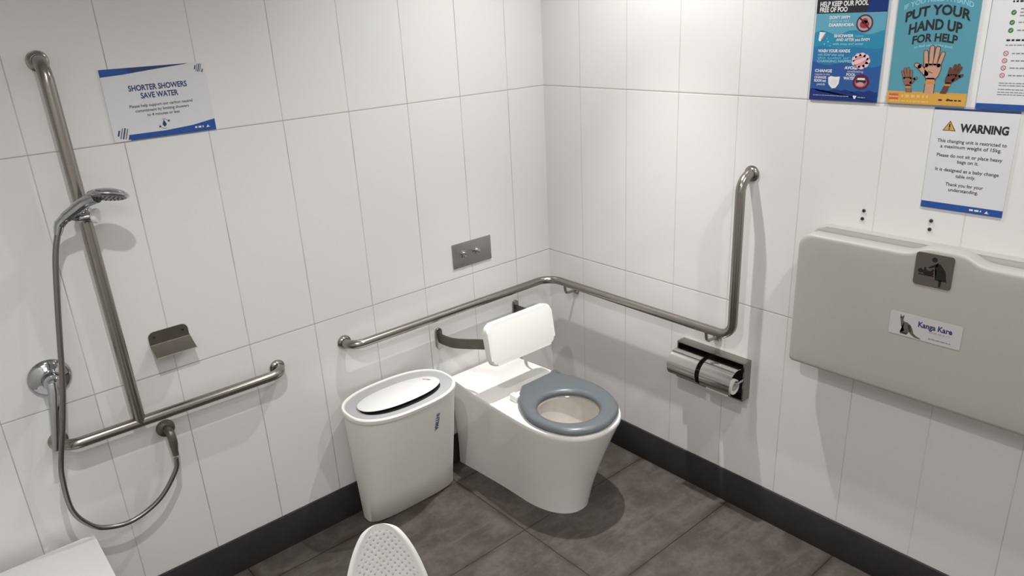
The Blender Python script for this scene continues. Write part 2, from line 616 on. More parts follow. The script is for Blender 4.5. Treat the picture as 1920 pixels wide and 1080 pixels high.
hp = catmull([(-1.940, -0.108, 1.441), (-1.953, -0.110, 1.410), (-1.972, -0.112, 1.350), (-1.995, -0.115, 1.237), (-2.0175, -0.118, 1.115), (-2.041, -0.122, 0.990),
              (-2.071, -0.123, 0.862), (-2.098, -0.118, 0.760), (-2.1085, -0.110, 0.690), (-2.108, -0.098, 0.578), (-2.078, -0.088, 0.503), (-2.033, -0.082, 0.4605), (-1.9555, -0.078, 0.4435),
              (-1.864, -0.074, 0.4775), (-1.797, -0.070, 0.553), (-1.7850, -0.0675, 0.596)], 8)
tube(bm, hp, 0.0078, 14)
mk('hose', bm, M['hose'], g)
bm = bmesh.new()
tube(bm, [(-1.937, -0.108, 1.448), (-1.944, -0.108, 1.432), (-1.951, -0.109, 1.414)], [0.0135, 0.0125, 0.0095], 18)
mk('hose_nut', bm, M['chrome'], g)

g = root('shower_hose_outlet', (-1.783, 0, 0.682), 'small dark chrome elbow outlet under the shower rail feeding the hose', 'water outlet')
bm = bmesh.new()
lathe(bm, (-1.783, 0, 0.682), (0, -1, 0), [(0.029, 0), (0.030, 0.003), (0.028, 0.012), (0.020, 0.018), (0.012, 0.020)], 28)
mk('wall_flange', bm, M['dark_steel'], g)
bm = bmesh.new()
tube(bm, fillet([(-1.783, -0.012, 0.684), (-1.782, -0.052, 0.688), (-1.781, -0.058, 0.655)], 0.02, 6), 0.0135, 18)
mk('elbow', bm, M['dark_steel'], g)
bm = bmesh.new()
tube(bm, [(-1.781, -0.0585, 0.658), (-1.7815, -0.060, 0.645), (-1.783, -0.063, 0.622), (-1.784, -0.066, 0.604)], [0.0135, 0.0135, 0.0105, 0.0095], 18)
mk('hose_nut', bm, M['dark_steel'], g)

g = root('shower_mixer', (-2.056, 0, 0.973), 'round chrome shower mixer with long lever behind the hose', 'tap')
bm = bmesh.new()
lathe(bm, (-2.056, 0, 0.973), (0, -1, 0), [(0.0575, 0), (0.0585, 0.003), (0.056, 0.008), (0.046, 0.014), (0.030, 0.018), (0.026, 0.022)], 44)
mk('wall_plate', bm, M['chrome'], g)
bm = bmesh.new()
lathe(bm, (-2.056, -0.018, 0.973), (0, -1, 0), [(0.025, 0), (0.0255, 0.03), (0.024, 0.045), (0.017, 0.054), (0, 0.058)], 32)
mk('body', bm, M['chrome'], g)
bm = bmesh.new()
lv = [((-2.058, -0.066, 0.985), 0.017, 0.010), ((-2.063, -0.078, 0.955), 0.0165, 0.009), ((-2.080, -0.090, 0.880), 0.012, 0.006), ((-2.095, -0.098, 0.815), 0.0105, 0.005), ((-2.102, -0.102, 0.785), 0.009, 0.004)]
rings = []
for c, a, b_ in lv:
    c = Vector(c)
    rings.append([c + Vector((math.cos(t) * a, 0, 0)) + Vector((0, math.sin(t) * b_, math.sin(t) * b_ * 0.15)) for t in [2 * PI * i / 20 for i in range(20)]])
loft(bm, rings)
mk('lever', bm, M['chrome'], g)

g = root('soap_dish', (-1.706, 0, 0.975), 'folded dark steel soap shelf screwed to the shower wall', 'soap dish')
bm = bmesh.new()
# back plate with rounded top corners
ol = []
for (cx, s) in ((-1.664, 1), (-1.750, -1)):
    angs = range(0, 91, 15) if s == 1 else range(90, 181, 15)
    for a in angs:
        ol.append((cx + 0.019 * math.cos(math.radians(a)), 1.003 + 0.019 * math.sin(math.radians(a))))
ol += [(-1.769, 0.983), (-1.645, 0.983)]
prism(bm, [L(u, v, 0.001) for u, v in ol], (0, -0.002, 0))
mk('back_plate', bm, M['dark_steel'], g)
bm = bmesh.new()
prof = [(0.001, 0.9835), (0.009, 0.9815), (0.012, 0.978), (0.060, 0.9535), (0.066, 0.9560), (0.0675, 0.9540), (0.0600, 0.9508), (0.011, 0.9755), (0.008, 0.9785), (0.001, 0.9805)]
prism(bm, [Vector((-1.7695, -d, z)) for d, z in prof], (0.125, 0, 0))
mk('shelf', bm, M['dark_steel'], g)
for u in (-1.752, -1.662):
    bm = bmesh.new()
    lathe(bm, L(u, 1.004, 0.003), (0, -1, 0), [(0.005, 0), (0.0048, 0.001), (0.003, 0.0018), (0, 0.002)], 14)
    mk('screw', bm, M['ink'], g)

# ------------------------------------------------------------------ flush plate
g = root('flush_plate', (-0.455, 0, 0.972), 'rectangular steel flush plate with two round buttons above the toilet', 'flush plate')
bm = bmesh.new()
prism(bm, [L(u, v) for u, v in ((-0.557, 0.920), (-0.351, 0.920), (-0.351, 1.026), (-0.557, 1.026))], (0, -0.006, 0), 0.001)
mk('plate', bm, M['steel_plate'], g)
for u in (-0.505, -0.435):
    bm = bmesh.new()
    lathe(bm, L(u, 0.977, 0.006), (0, -1, 0), [(0.015, 0), (0.015, 0.002), (0.0115, 0.003), (0.0115, 0.018), (0.0105, 0.020), (0, 0.0205)], 26)
    mk('button', bm, M['chrome'], g)

# ------------------------------------------------------------------ backrest
g = root('toilet_back_support', (-0.47, 0, 0.64), 'white padded backrest held over the toilet on two bent steel arms', 'backrest')
by0, bz0 = -0.356, 0.620
tilt = Vector((0, 0.026, 0.165)).normalized()
side = Vector((1, 0, 0))
nrm = side.cross(tilt).normalized()          # points to -y
if nrm.y > 0: nrm = -nrm
pc = Vector((-0.482, by0, bz0)) + tilt * 0.079
bm = bmesh.new()
o0 = rrect(0.347, 0.176, 0.030, 7)
prism(bm, [pc + side * u + tilt * v for u, v in o0], -nrm * 0.034, 0.010, 4)
mk('pad', bm, M['pad'], g)
bm = bmesh.new()
prism(bm, [pc - nrm * 0.034 + side * u + tilt * v for u, v in rrect(0.325, 0.146, 0.025, 6)], -nrm * 0.008, 0.001)
mk('back_plate', bm, M['dark_steel'], g)
for x0, x1 in ((-0.664, -0.618), (-0.229, -0.345)):
    bm = bmesh.new()
    prism(bm, [Vector((x0 + u, 0, 0.637 + v)) for u, v in rrect(0.032, 0.094, 0.014, 6)], (0, -0.010, 0), 0.002)
    mk('wall_bracket', bm, M['steel'], g)
    bm = bmesh.new()
    cl = [(x0, -0.008), (x0, -0.06), (x0 + (x1 - x0) * 0.10, -0.11), (x0 + (x1 - x0) * 0.6, -0.18), (x1 - (x1 - x0) * 0.08, -0.235), (x1, -0.29), (x1, -0.303)]
    cl = catmull([Vector((a, b, 0)) for a, b in cl], 6)
    rings = []
    for i, p in enumerate(cl):
        d = (cl[min(i + 1, len(cl) - 1)] - cl[max(i - 1, 0)]).normalized()
        n = Vector((d.y, -d.x, 0)) * 0.004
        z = 0.640 + 0.045 * (abs(p.y) / 0.30) ** 2
        hh = 0.0215
        rings.append([p + n + Vector((0, 0, z - hh)), p + n + Vector((0, 0, z + hh)), p - n + Vector((0, 0, z + hh)), p - n + Vector((0, 0, z - hh))])
    loft(bm, rings)
    mk('arm', bm, M['dark_steel'], g, angle=30)

# ------------------------------------------------------------------ toilet
g = root('toilet', (-0.47, -0.35, 0), 'white back-to-wall toilet pan with blue-grey seat below the backrest', 'toilet')
NS = 96
HC = Vector((-0.478, -0.602, 0))


def pan_ring(cx, hw_back, hw, yb, ymid, yf, z, pw=2.25):
    """D shaped outline: back corners at yb, straight flanks to ymid, rounded nose to yf; sampled by angle round the bowl"""
    poly = []
    for i in range(9):
        t = i / 8
        w = hw_back + (hw - hw_back) * math.sin(t * PI / 2)
        poly.append((cx + w, yb + (ymid - yb) * t))
    for i in range(1, 48):
        a = PI * i / 48
        c, s = math.cos(a), math.sin(a)
        poly.append((cx + hw * math.copysign(abs(c) ** (2 / pw), c), ymid + (yf - ymid) * abs(s) ** (2 / pw)))
    for i in range(9):
        t = 1 - i / 8
        w = hw_back + (hw - hw_back) * math.sin(t * PI / 2)
        poly.append((cx - w, yb + (ymid - yb) * t))
    poly = [Vector((a, b)) for a, b in poly]
    ln = [0]
    for a, b in zip(poly, poly[1:] + poly[:1]):
        ln.append(ln[-1] + (b - a).length)
    return poly, ln, z


def resample(poly, ln, z, n=NS):
    # keep the back corners sharp: distribute n points by arc length, then snap
    out = []
    tot = ln[-1]
    pp = poly + [poly[0]]
    for k in range(n):
        s = tot * k / n
        j = max(i for i in range(len(ln)) if ln[i] <= s + 1e-9)
        j = min(j, len(pp) - 2)
        f = (s - ln[j]) / max(1e-9, ln[j + 1] - ln[j])
        q = pp[j].lerp(pp[j + 1], f)
        out.append(Vector((q.x, q.y, z)))
    return out


def lerp(a, b, t):
    return a + (b - a) * t


TOPZ = 0.440
bm = bmesh.new()
rings = []
for z, sc in ((0.0, 0.0), (0.012, 0.01), (0.10, 0.16), (0.20, 0.38), (0.30, 0.64), (0.38, 0.87), (0.418, 0.985), (0.424, 1.0), (0.432, 1.0), (0.438, 0.985), (TOPZ, 0.955)):
    f = sc
    rings.append(resample(*pan_ring(-0.466, lerp(0.150, 0.166, f), lerp(0.128, 0.199, f), -0.0125, lerp(-0.42, -0.53, f), lerp(-0.648, -0.794, f), z)))
# inward: rim to bowl opening, then down the bowl
outer = rings[-1]
start = math.atan2(outer[0].y - HC.y, outer[0].x - HC.x)
angs = [math.atan2(p.y - HC.y, p.x - HC.x) for p in outer]


def bowl_ring(a_, b_, cy, z):
    res = []
    for k, p in enumerate(outer):
        # spread evenly so quads stay tidy
        t = angs[k]
        res.append(Vector((HC.x + a_ * math.cos(t), cy + b_ * math.sin(t), z)))
    return res


R0 = loft(bm, rings, caps=(True, False))
nouter = len(bm.faces)
rb = [bowl_ring(0.134, 0.140, HC.y, TOPZ), bowl_ring(0.130, 0.136, HC.y, TOPZ - 0.006), bowl_ring(0.130, 0.136, HC.y, TOPZ - 0.04), bowl_ring(0.122, 0.128, HC.y, TOPZ - 0.10), bowl_ring(0.10, 0.11, HC.y + 0.005, TOPZ - 0.16),
      bowl_ring(0.072, 0.085, HC.y + 0.01, TOPZ - 0.205), bowl_ring(0.045, 0.055, HC.y + 0.015, TOPZ - 0.225)]
prev = R0[-1]
for ri, ring in enumerate(rb):
    cur = [bm.verts.new(p) for p in ring]
    for k in range(NS):
        k2 = (k + 1) % NS
        f = bm.faces.new((prev[k], prev[k2], cur[k2], cur[k]))
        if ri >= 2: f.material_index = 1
    prev = cur
f = bm.faces.new(prev)
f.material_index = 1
pan = mk('pan', bm, [M['ceramic'], M['bowl']], g, angle=32)
bm = bmesh.new()
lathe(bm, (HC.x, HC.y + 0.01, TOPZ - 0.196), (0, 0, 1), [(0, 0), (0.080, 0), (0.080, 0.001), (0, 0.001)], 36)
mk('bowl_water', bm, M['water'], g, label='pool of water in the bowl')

# seat ring
SO = [(-0.503, -0.344), (-0.575, -0.405), (-0.618, -0.462), (-0.651, -0.538), (-0.659, -0.610), (-0.644, -0.690), (-0.608, -0.752), (-0.550, -0.790), (-0.495, -0.803), (-0.440, -0.796),
      (-0.374, -0.768), (-0.324, -0.718), (-0.285, -0.630), (-0.275, -0.535), (-0.292, -0.440), (-0.315, -0.378), (-0.336, -0.343)]
SO = [(x + 0.006, y + 0.009) for x, y in SO]
sm = catmull([Vector((x, y, 0)) for x, y in SO], 6)
for i_ in range(1, 10):
    sm.append(Vector((SO[-1][0], SO[-1][1], 0)).lerp(Vector((SO[0][0], SO[0][1], 0)), i_ / 10))


def seat_ring(ins, z):
    pts = []
    n = len(sm)
    c = Vector((-0.47, -0.57, 0))
    for i, p in enumerate(sm):
        t = (sm[(i + 7) % n] - sm[(i - 7) % n]).normalized()
        nr = Vector((-t.y, t.x, 0))
        if nr.dot(c - p) < 0: nr = -nr
        pts.append(p + nr * ins + Vector((0, 0, z)))
    return pts


def hole_ring(template, a_, b_, z):
    c = Vector((-0.484, -0.600, 0))
    return [Vector((c.x + a_ * math.cos(t), c.y + b_ * math.sin(t), z)) for t in [math.atan2(p.y - c.y, p.x - c.x) for p in template]]


bm = bmesh.new()
tpl = seat_ring(0, 0)
sr = [seat_ring(0.014, 0.4485), seat_ring(0.005, 0.4500), seat_ring(0.001, 0.4545), seat_ring(0.003, 0.464), seat_ring(0.009, 0.4705), seat_ring(0.022, 0.4740),
      hole_ring(tpl, 0.142, 0.148, 0.4755), hole_ring(tpl, 0.128, 0.135, 0.472), hole_ring(tpl, 0.120, 0.127, 0.464), hole_ring(tpl, 0.118, 0.125, 0.455), hole_ring(tpl, 0.122, 0.129, 0.4485)]
RR_ = loft(bm, sr, caps=(False, False))
n = len(tpl)
for k in range(n):
    bm.faces.new((RR_[-1][k], RR_[-1][(k + 1) % n], RR_[0][(k + 1) % n], RR_[0][k]))
st = mk('seat', bm, M['seat'], g, angle=50, label='blue-grey open ring seat')
for (x, y) in ((-0.622, -0.60), (-0.315, -0.60), (-0.575, -0.71), (-0.390, -0.715)):
    bm = bmesh.new()
    lathe(bm, (x, y, TOPZ - 0.001), (0, 0, 1), [(0.009, 0), (0.009, 0.0105), (0.006, 0.0115), (0, 0.0115)], 14)
    mk('buffer', bm, M['seat'], st)
for (x, y, mt, hh) in ((-0.566, -0.378, 'white_plastic', 0.030), (-0.305, -0.345, 'chrome', 0.026)):
    bm = bmesh.new()
    box(bm, (x - 0.014, y - 0.022, TOPZ - 0.001), (x + 0.014, y + 0.022, TOPZ + hh), 0.005, 3)
    mk('hinge', bm, M[mt], g, label='white hinge block' if mt == 'white_plastic' else 'chrome hinge block')


# ------------------------------------------------------------------ flat prints: panel, shapes and lettering
FONT_CACHE = {}


def text_tris(body, bold=0.0, spacing=1.0):
    key = (body, bold, spacing)
    if key in FONT_CACHE:
        return FONT_CACHE[key]
    cu = bpy.data.curves.new('lettering_tmp', 'FONT')
    cu.body = body
    cu.size = 1.0
    cu.offset = bold
    cu.space_character = spacing
    cu.resolution_u = 3
    ob = bpy.data.objects.new('lettering_tmp', cu)
    COL.objects.link(ob)
    bpy.context.view_layer.update()
    dg = bpy.context.evaluated_depsgraph_get()
    me = bpy.data.meshes.new_from_object(ob.evaluated_get(dg))
    vs = [(v.co.x, v.co.y) for v in me.vertices]
    fs = [tuple(p.vertices) for p in me.polygons]
    bpy.data.objects.remove(ob)
    bpy.data.curves.remove(cu)
    bpy.data.meshes.remove(me)
    xs = [v[0] for v in vs] or [0]
    vs = [(x - min(xs), y) for x, y in vs]
    FONT_CACHE[key] = (vs, fs, max(xs) - min(xs))
    return FONT_CACHE[key]


class Print:
    """flat printed artwork in its own (u, v) metres on top of a thin panel"""
    def __init__(s, P, w, h, base, thick, rc=0.0):
        s.P = P                       # function (u, v, d) -> room point
        s.bm = bmesh.new()
        s.mats = []
        s.w, s.h, s.t = w, h, thick
        ol = rrect(w, h, rc, 5, w / 2, h / 2) if rc > 0 else [(0, 0), (w, 0), (w, h), (0, h)]
        i = s.mi(base)
        prism(s.bm, [P(u, v, 0.0004) for u, v in ol], P(0, 0, thick) - P(0, 0, 0))
        for f in s.bm.faces: f.material_index = i
        s.layer = 0

    def mi(s, m):
        if m not in s.mats: s.mats.append(m)
        return s.mats.index(m)

    def d(s, k):
        return s.t + 0.0004 + 0.00012 * k

    def poly(s, pts, m, k=1):
        vs = [s.bm.verts.new(s.P(u, v, s.d(k))) for u, v in pts]
        f = s.bm.faces.new(vs)
        f.material_index = s.mi(m)
        bmesh.ops.triangulate(s.bm, faces=[f]) if len(pts) > 4 else None

    def rect(s, u0, v0, u1, v1, m, k=1):
        s.poly([(u0, v0), (u1, v0), (u1, v1), (u0, v1)], m, k)

    def disc(s, u, v, a, b, m, k=1, n=24):
        s.poly([(u + a * math.cos(2 * PI * i / n), v + b * math.sin(2 * PI * i / n)) for i in range(n)], m, k)

    def ring(s, u, v, r, w, m, k=1, n=28):
        for i in range(n):
            a, b = 2 * PI * i / n, 2 * PI * (i + 1) / n
            s.poly([(u + q * math.cos(t), v + q * math.sin(t)) for q, t in ((r, a), (r, b), (r - w, b), (r - w, a))], m, k)

    def capsule(s, p, q, r0, r1, m, k=1, n=8):
        p, q = Vector(p), Vector(q)
        a = math.atan2(q.y - p.y, q.x - p.x)
        pts = [(p.x + r0 * math.cos(a + PI / 2 + PI * i / n), p.y + r0 * math.sin(a + PI / 2 + PI * i / n)) for i in range(n + 1)]
        pts += [(q.x + r1 * math.cos(a - PI / 2 + PI * i / n), q.y + r1 * math.sin(a - PI / 2 + PI * i / n)) for i in range(n + 1)]
        s.poly(pts, m, k)

    def text(s, body, u, v, size, m, k=2, align='c', bold=0.0, width=None, rot=0.0, bend=None, spacing=1.0):
        vs, fs, wd = text_tris(body, bold, spacing)
        sx = width / wd if width else size
        x0 = {'c': -wd * sx / 2, 'l': 0, 'r': -wd * sx}[align]
        out = []
        for x, y in vs:
            a, b = x0 + x * sx, y * size
            if bend:
                b += bend(a, b)
            ca, sa = math.cos(rot), math.sin(rot)
            out.append(s.bm.verts.new(s.P(u + a * ca - b * sa, v + a * sa + b * ca, s.d(k))))
        i = s.mi(m)
        for f in fs:
            try:
                s.bm.faces.new([out[j] for j in f]).material_index = i
            except ValueError:
                pass

    def words(s, u0, u1, v, h, m, k=2, seed=0):
        """a line of print too small to read: word-length strokes"""
        rnd = random.Random(seed)
        u = u0
        while u < u1 - 0.002:
            w = rnd.uniform(0.004, 0.013)
            s.rect(u, v, min(u + w, u1), v + h, m, k)
            u += w + h * 0.7


def _finish(s, name, parent, loc):
    return mk(name, s.bm, [M[x] for x in s.mats], parent, loc, flat=True)


def PL(u0, v0):
    return lambda u, v, d=0.0: L(u0 + u, v0 + v, d)


def PR(u0, v0, off=0.0):
    return lambda u, v, d=0.0: Rt(u0 + u, v0 + v, off + d)


# "Shorter showers" sign on the left wall
p = Print(PL(-1.731, 1.6255), 0.300, 0.206, 'white', 0.003)
W, H = 0.300, 0.206
p.poly([(0, H), (0, H - 0.021), (0.06, H - 0.018), (0.15, H - 0.0095), (0.24, H - 0.002), (0.252, H)], 'blue', 1)
p.poly([(0.07, H), (0.08, H - 0.014), (0.15, H - 0.0085), (0.24, H - 0.0015), (0.252, H)], 'navy', 2)
p.poly([(0.045, 0), (0.042, 0.017), (0.15, 0.017), (0.23, 0.0225), (W, 0.034), (W, 0)], 'blue', 1)
for q, (du, dv) in enumerate(((0.262, H - 0.030), (0.006, 0.003))):
    for i, (o, l0, l1, th) in enumerate(((0, 0.010, 0.022, 0.0035), (0.006, 0.004, 0.026, 0.003), (0.0115, 0.003, 0.026, 0.003), (0.017, 0.002, 0.024, 0.003), (0.024, 0.000, 0.010, 0.0035))):
        fs_ = (1.0, 1.35)[q]
        p.poly([(du + (o + l0 * 0.35) * fs_, dv + l0 * fs_), (du + (o + th + l0 * 0.35) * fs_, dv + l0 * fs_), (du + (o + th + l1 * 0.35) * fs_, dv + l1 * fs_), (du + (o + l1 * 0.35) * fs_, dv + l1 * fs_)], 'navy' if i % 2 == 0 else 'grey', 3)
p.text('SHORTER SHOWERS', 0.152, 0.140, 0.0225, 'navy', 2, bold=0.03, width=0.168)
p.text('SAVE WATER', 0.152, 0.117, 0.0225, 'navy', 2, bold=0.03, width=0.108)
p.text('Please help support our carbon neutral', 0.152, 0.0925, 0.0120, 'ink', 2, bold=0.012, width=0.182)
p.text('commitment by limiting showers', 0.152, 0.0785, 0.0120, 'ink', 2, bold=0.012, width=0.155)
p.text('to 4 minutes or less', 0.152, 0.0645, 0.0120, 'ink', 2, bold=0.012, width=0.094)
p.poly([(0.148, 0.0275), (0.1425, 0.033), (0.1425, 0.037), (0.148, 0.0495), (0.1535, 0.037), (0.1535, 0.033)], 'navy', 2)
for a0, a1 in ((20, 110), (200, 290)):
    for i in range(6):
        t0, t1 = math.radians(lerp(a0, a1, i / 6)), math.radians(lerp(a0, a1, (i + 1) / 6))
        p.poly([(0.148 + q * math.cos(t), 0.037 + q * math.sin(t)) for q, t in ((0.015, t0), (0.015, t1), (0.0132, t1), (0.0132, t0))], 'grey', 2)
p.poly([(0.158, 0.046), (0.166, 0.047), (0.162, 0.039)], 'navy', 3)
p.poly([(0.138, 0.028), (0.130, 0.027), (0.134, 0.035)], 'navy', 3)
p.words(0.236, 0.262, 0.0115, 0.0055, 'clean', 2, 3)
p.poly([(0.270, 0.010), (0.276, 0.018), (0.279, 0.012), (0.284, 0.011)], 'clean', 2)
tag(_finish(p, 'wall_sign', None, (-1.731, 0, 1.6255)), 'landscape shorter showers sign with blue corners on the left wall', 'sign')


# warning sign
W, H = 0.210, 0.284
p = Print(PR(1.602, 1.337), W, H, 'white', 0.003)
p.rect(0, 0, W, 0.019, 'blue', 1)
p.rect(0, H - 0.006, W, H, 'navy', 1)
p.poly([(0.028, 0.222), (0.062, 0.222), (0.045, 0.250)], 'ink', 1)
p.poly([(0.031, 0.2237), (0.059, 0.2237), (0.045, 0.2465)], 'yellow', 2)
p.rect(0.0432, 0.231, 0.0468, 0.241, 'ink', 3)
p.disc(0.045, 0.2275, 0.002, 0.002, 'ink', 3, 10)
p.text('WARNING', 0.072, 0.222, 0.030, 'ink', 2, align='l', bold=0.045, width=0.118)
for i, (t, wd, v) in enumerate((('This changing unit is restricted to', 0.172, 0.190), ('a maximum weight of 15kg.', 0.152, 0.175), ('Please do not sit or place heavy', 0.164, 0.150), ('bags on it.', 0.053, 0.135),
                                ('It is designed as a baby change', 0.160, 0.110), ('table only.', 0.050, 0.095), ('Thank you for your', 0.096, 0.070), ('understanding.', 0.076, 0.055))):
    p.text(t, 0.105, v, 0.0135, 'ink', 2, bold=0.012, width=wd)
p.words(0.128, 0.158, 0.0075, 0.005, 'clean', 2, 5)
p.poly([(0.166, 0.005), (0.172, 0.0135), (0.175, 0.007), (0.180, 0.006)], 'clean', 2)
tag(_finish(p, 'wall_sign', None, Rt(1.602, 1.337)), 'white warning sign with yellow triangle above the baby change table', 'sign')

# poster: swimming hygiene
W, H = 0.211, 0.297
p = Print(PR(1.229, 1.6245), W, H, 'teal', 0.004)
p.rect(0, 0.252, W, H, 'ink', 1)
p.poly([(0.150, 0.252), (W, 0.255), (W, H), (0.165, H)], 'deep', 2)


def wave(p, v0, amp, m, k, n=30, ph=0.0, f=5.0):
    top = [(W * i / n, v0 + amp * math.sin(ph + f * 2 * PI * i / n) + amp * 0.6 * math.sin(1.7 + 2.3 * f * i / n)) for i in range(n + 1)]
    p.poly([(0, 0.0)] + [(W, 0.0)] + top[::-1], m, k)


p.poly([(0, 0.195)] + [(W * i / 20, 0.197 + 0.006 * math.sin(i * 0.7)) for i in range(21)][::1] + [(W, 0.253), (0, 0.253)], 'aqua', 1)
wave(p, 0.155, 0.003, 'teal2', 2, f=2.0)
wave(p, 0.108, 0.006, 'mid', 3, f=1.6, ph=2.5)
wave(p, 0.030, 0.003, 'deep', 4, f=6.0)
p.text('HELP KEEP OUR POOL', 0.010, 0.272, 0.019, 'clean', 3, align='l', bold=0.03, width=0.145)
p.text('FREE OF POO', 0.010, 0.256, 0.019, 'clean', 3, align='l', bold=0.03, width=0.085)
p.text("DON'T SWIM", 0.043, 0.236, 0.0120, 'clean', 5, align='l', bold=0.03, width=0.062)
p.text("if you've had", 0.043, 0.2265, 0.010, 'cyan', 5, align='l', bold=0.02, width=0.060)
p.text('DIARRHOEA', 0.043, 0.215, 0.0120, 'clean', 5, align='l', bold=0.03, width=0.076)
p.text('SHOWER', 0.062, 0.184, 0.0115, 'clean', 5, align='l', bold=0.03, width=0.060)
p.text('before', 0.128, 0.184, 0.010, 'cyan', 5, align='l', width=0.022)
p.text('AND AFTER you SWIM', 0.070, 0.173, 0.0115, 'clean', 5, align='l', bold=0.02, width=0.100)
p.text('with soap and water', 0.060, 0.162, 0.010, 'cyan', 5, align='l', bold=0.015, width=0.094)
p.text('WASH YOUR HANDS', 0.016, 0.141, 0.0125, 'clean', 5, align='l', bold=0.03, width=0.100)
p.text('with SOAP after using', 0.016, 0.131, 0.0095, 'cyan', 5, align='l', bold=0.015, width=0.082)
p.text('the toilet or', 0.016, 0.122, 0.0095, 'cyan', 5, align='l', width=0.100)
p.text('CHANGING NAPPIES', 0.016, 0.112, 0.0105, 'cyan', 5, align='l', bold=0.02, width=0.108)
p.text('CHANGE', 0.012, 0.083, 0.0120, 'clean', 5, align='l', bold=0.03, width=0.054)
p.text('nappies in the', 0.012, 0.074, 0.009, 'palepink', 5, align='l', width=0.048)
p.text('CHANGE', 0.012, 0.064, 0.0100, 'clean', 5, align='l', bold=0.02, width=0.038)
p.text('ROOM not', 0.012, 0.054, 0.0110, 'clean', 5, align='l', bold=0.03, width=0.038)
p.text('poolside', 0.022, 0.044, 0.0100, 'clean', 5, align='l', width=0.026)
p.text('AVOID', 0.104, 0.093, 0.0120, 'clean', 5, align='l', bold=0.03, width=0.040)
p.text('swallowing', 0.114, 0.084, 0.009, 'palepink', 5, align='l', width=0.048)
p.text('POOL', 0.112, 0.074, 0.0110, 'clean', 5, align='l', bold=0.02, width=0.028)
p.text('WATER', 0.104, 0.063, 0.0120, 'clean', 5, align='l', bold=0.03, width=0.036)
p.disc(0.150, 0.222, 0.023, 0.023, 'lightgrey', 5); p.ring(0.150, 0.222, 0.0245, 0.004, 'maroon', 7); p.disc(0.150, 0.219, 0.014, 0.011, 'red', 6); p.disc(0.150, 0.228, 0.009, 0.008, 'red', 6)
p.poly([(0.133, 0.236), (0.136, 0.239), (0.167, 0.208), (0.164, 0.205)], 'maroon', 8)
p.poly([(0.014, 0.176), (0.020, 0.172), (0.036, 0.198), (0.016, 0.200)], 'clean', 5); p.poly([(0.022, 0.178), (0.026, 0.176), (0.037, 0.190), (0.034, 0.198)], 'grey', 6)
for (a, b, r) in ((0.034, 0.165, 0.002), (0.045, 0.172, 0.0025), (0.052, 0.160, 0.0018), (0.041, 0.180, 0.0015)):
    p.disc(a, b, r, r, 'cyan', 5, 10)
for i in range(9):
    a = 2 * PI * i / 9
    p.disc(0.151 + 0.018 * math.cos(a), 0.117 + 0.015 * math.sin(a), 0.010, 0.009, 'palepink', 5, 14)
p.disc(0.149, 0.117, 0.017, 0.014, 'pink', 6); p.capsule((0.136, 0.112), (0.164, 0.124), 0.006, 0.004, 'palepink', 7)
p.poly([(0.056, 0.068), (0.064, 0.072), (0.078, 0.070), (0.093, 0.071), (0.091, 0.050), (0.082, 0.037), (0.070, 0.036), (0.059, 0.048)], 'clean', 6); p.disc(0.075, 0.055, 0.012, 0.010, 'white', 7)
p.disc(0.158, 0.057, 0.025, 0.022, 'maroon', 6); p.disc(0.158, 0.056, 0.018, 0.014, 'rose', 7); p.disc(0.158, 0.059, 0.016, 0.008, 'ink', 8); p.rect(0.147, 0.063, 0.169, 0.0685, 'clean', 9); p.disc(0.157, 0.051, 0.011, 0.006, 'pink', 9)
p.words(0.012, 0.125, 0.013, 0.002, 'lightgrey', 6, 8); p.poly([(0.138, 0.017), (0.150, 0.017), (0.146, 0.008), (0.142, 0.008)], 'clean', 6)
p.words(0.153, 0.175, 0.011, 0.003, 'lightgrey', 6, 9)
tag(_finish(p, 'poster', None, Rt(1.229, 1.6245)), 'dark blue swimming hygiene poster with white text, leftmost on the right wall', 'poster')

# poster: hands
W, H = 0.210, 0.297
p = Print(PR(1.468, 1.627), W, H, 'poster_teal', 0.004)
p.rect(0, 0, W, 0.0335, 'orange', 1)
arc = lambda k: (lambda a, b: -k * a * a)
p.text('IF YOU NEED A HAND', 0.105, 0.2715, 0.018, 'cyan', 2, bold=0.02, width=0.175, bend=arc(2.6))
p.text('PUT YOUR', 0.107, 0.2375, 0.0350, 'ink', 3, bold=0.035, width=0.166, bend=arc(2.6))
p.text('HAND UP', 0.105, 0.1995, 0.0370, 'ink', 3, bold=0.035, width=0.136, bend=arc(2.7))
p.text('FOR HELP', 0.108, 0.1690, 0.0290, 'ink', 3, bold=0.035, width=0.116, bend=arc(2.3))
p.text('to feel safe at the pool', 0.106, 0.1560, 0.0095, 'cyan', 3, bold=0.02, width=0.098, bend=arc(2.8))


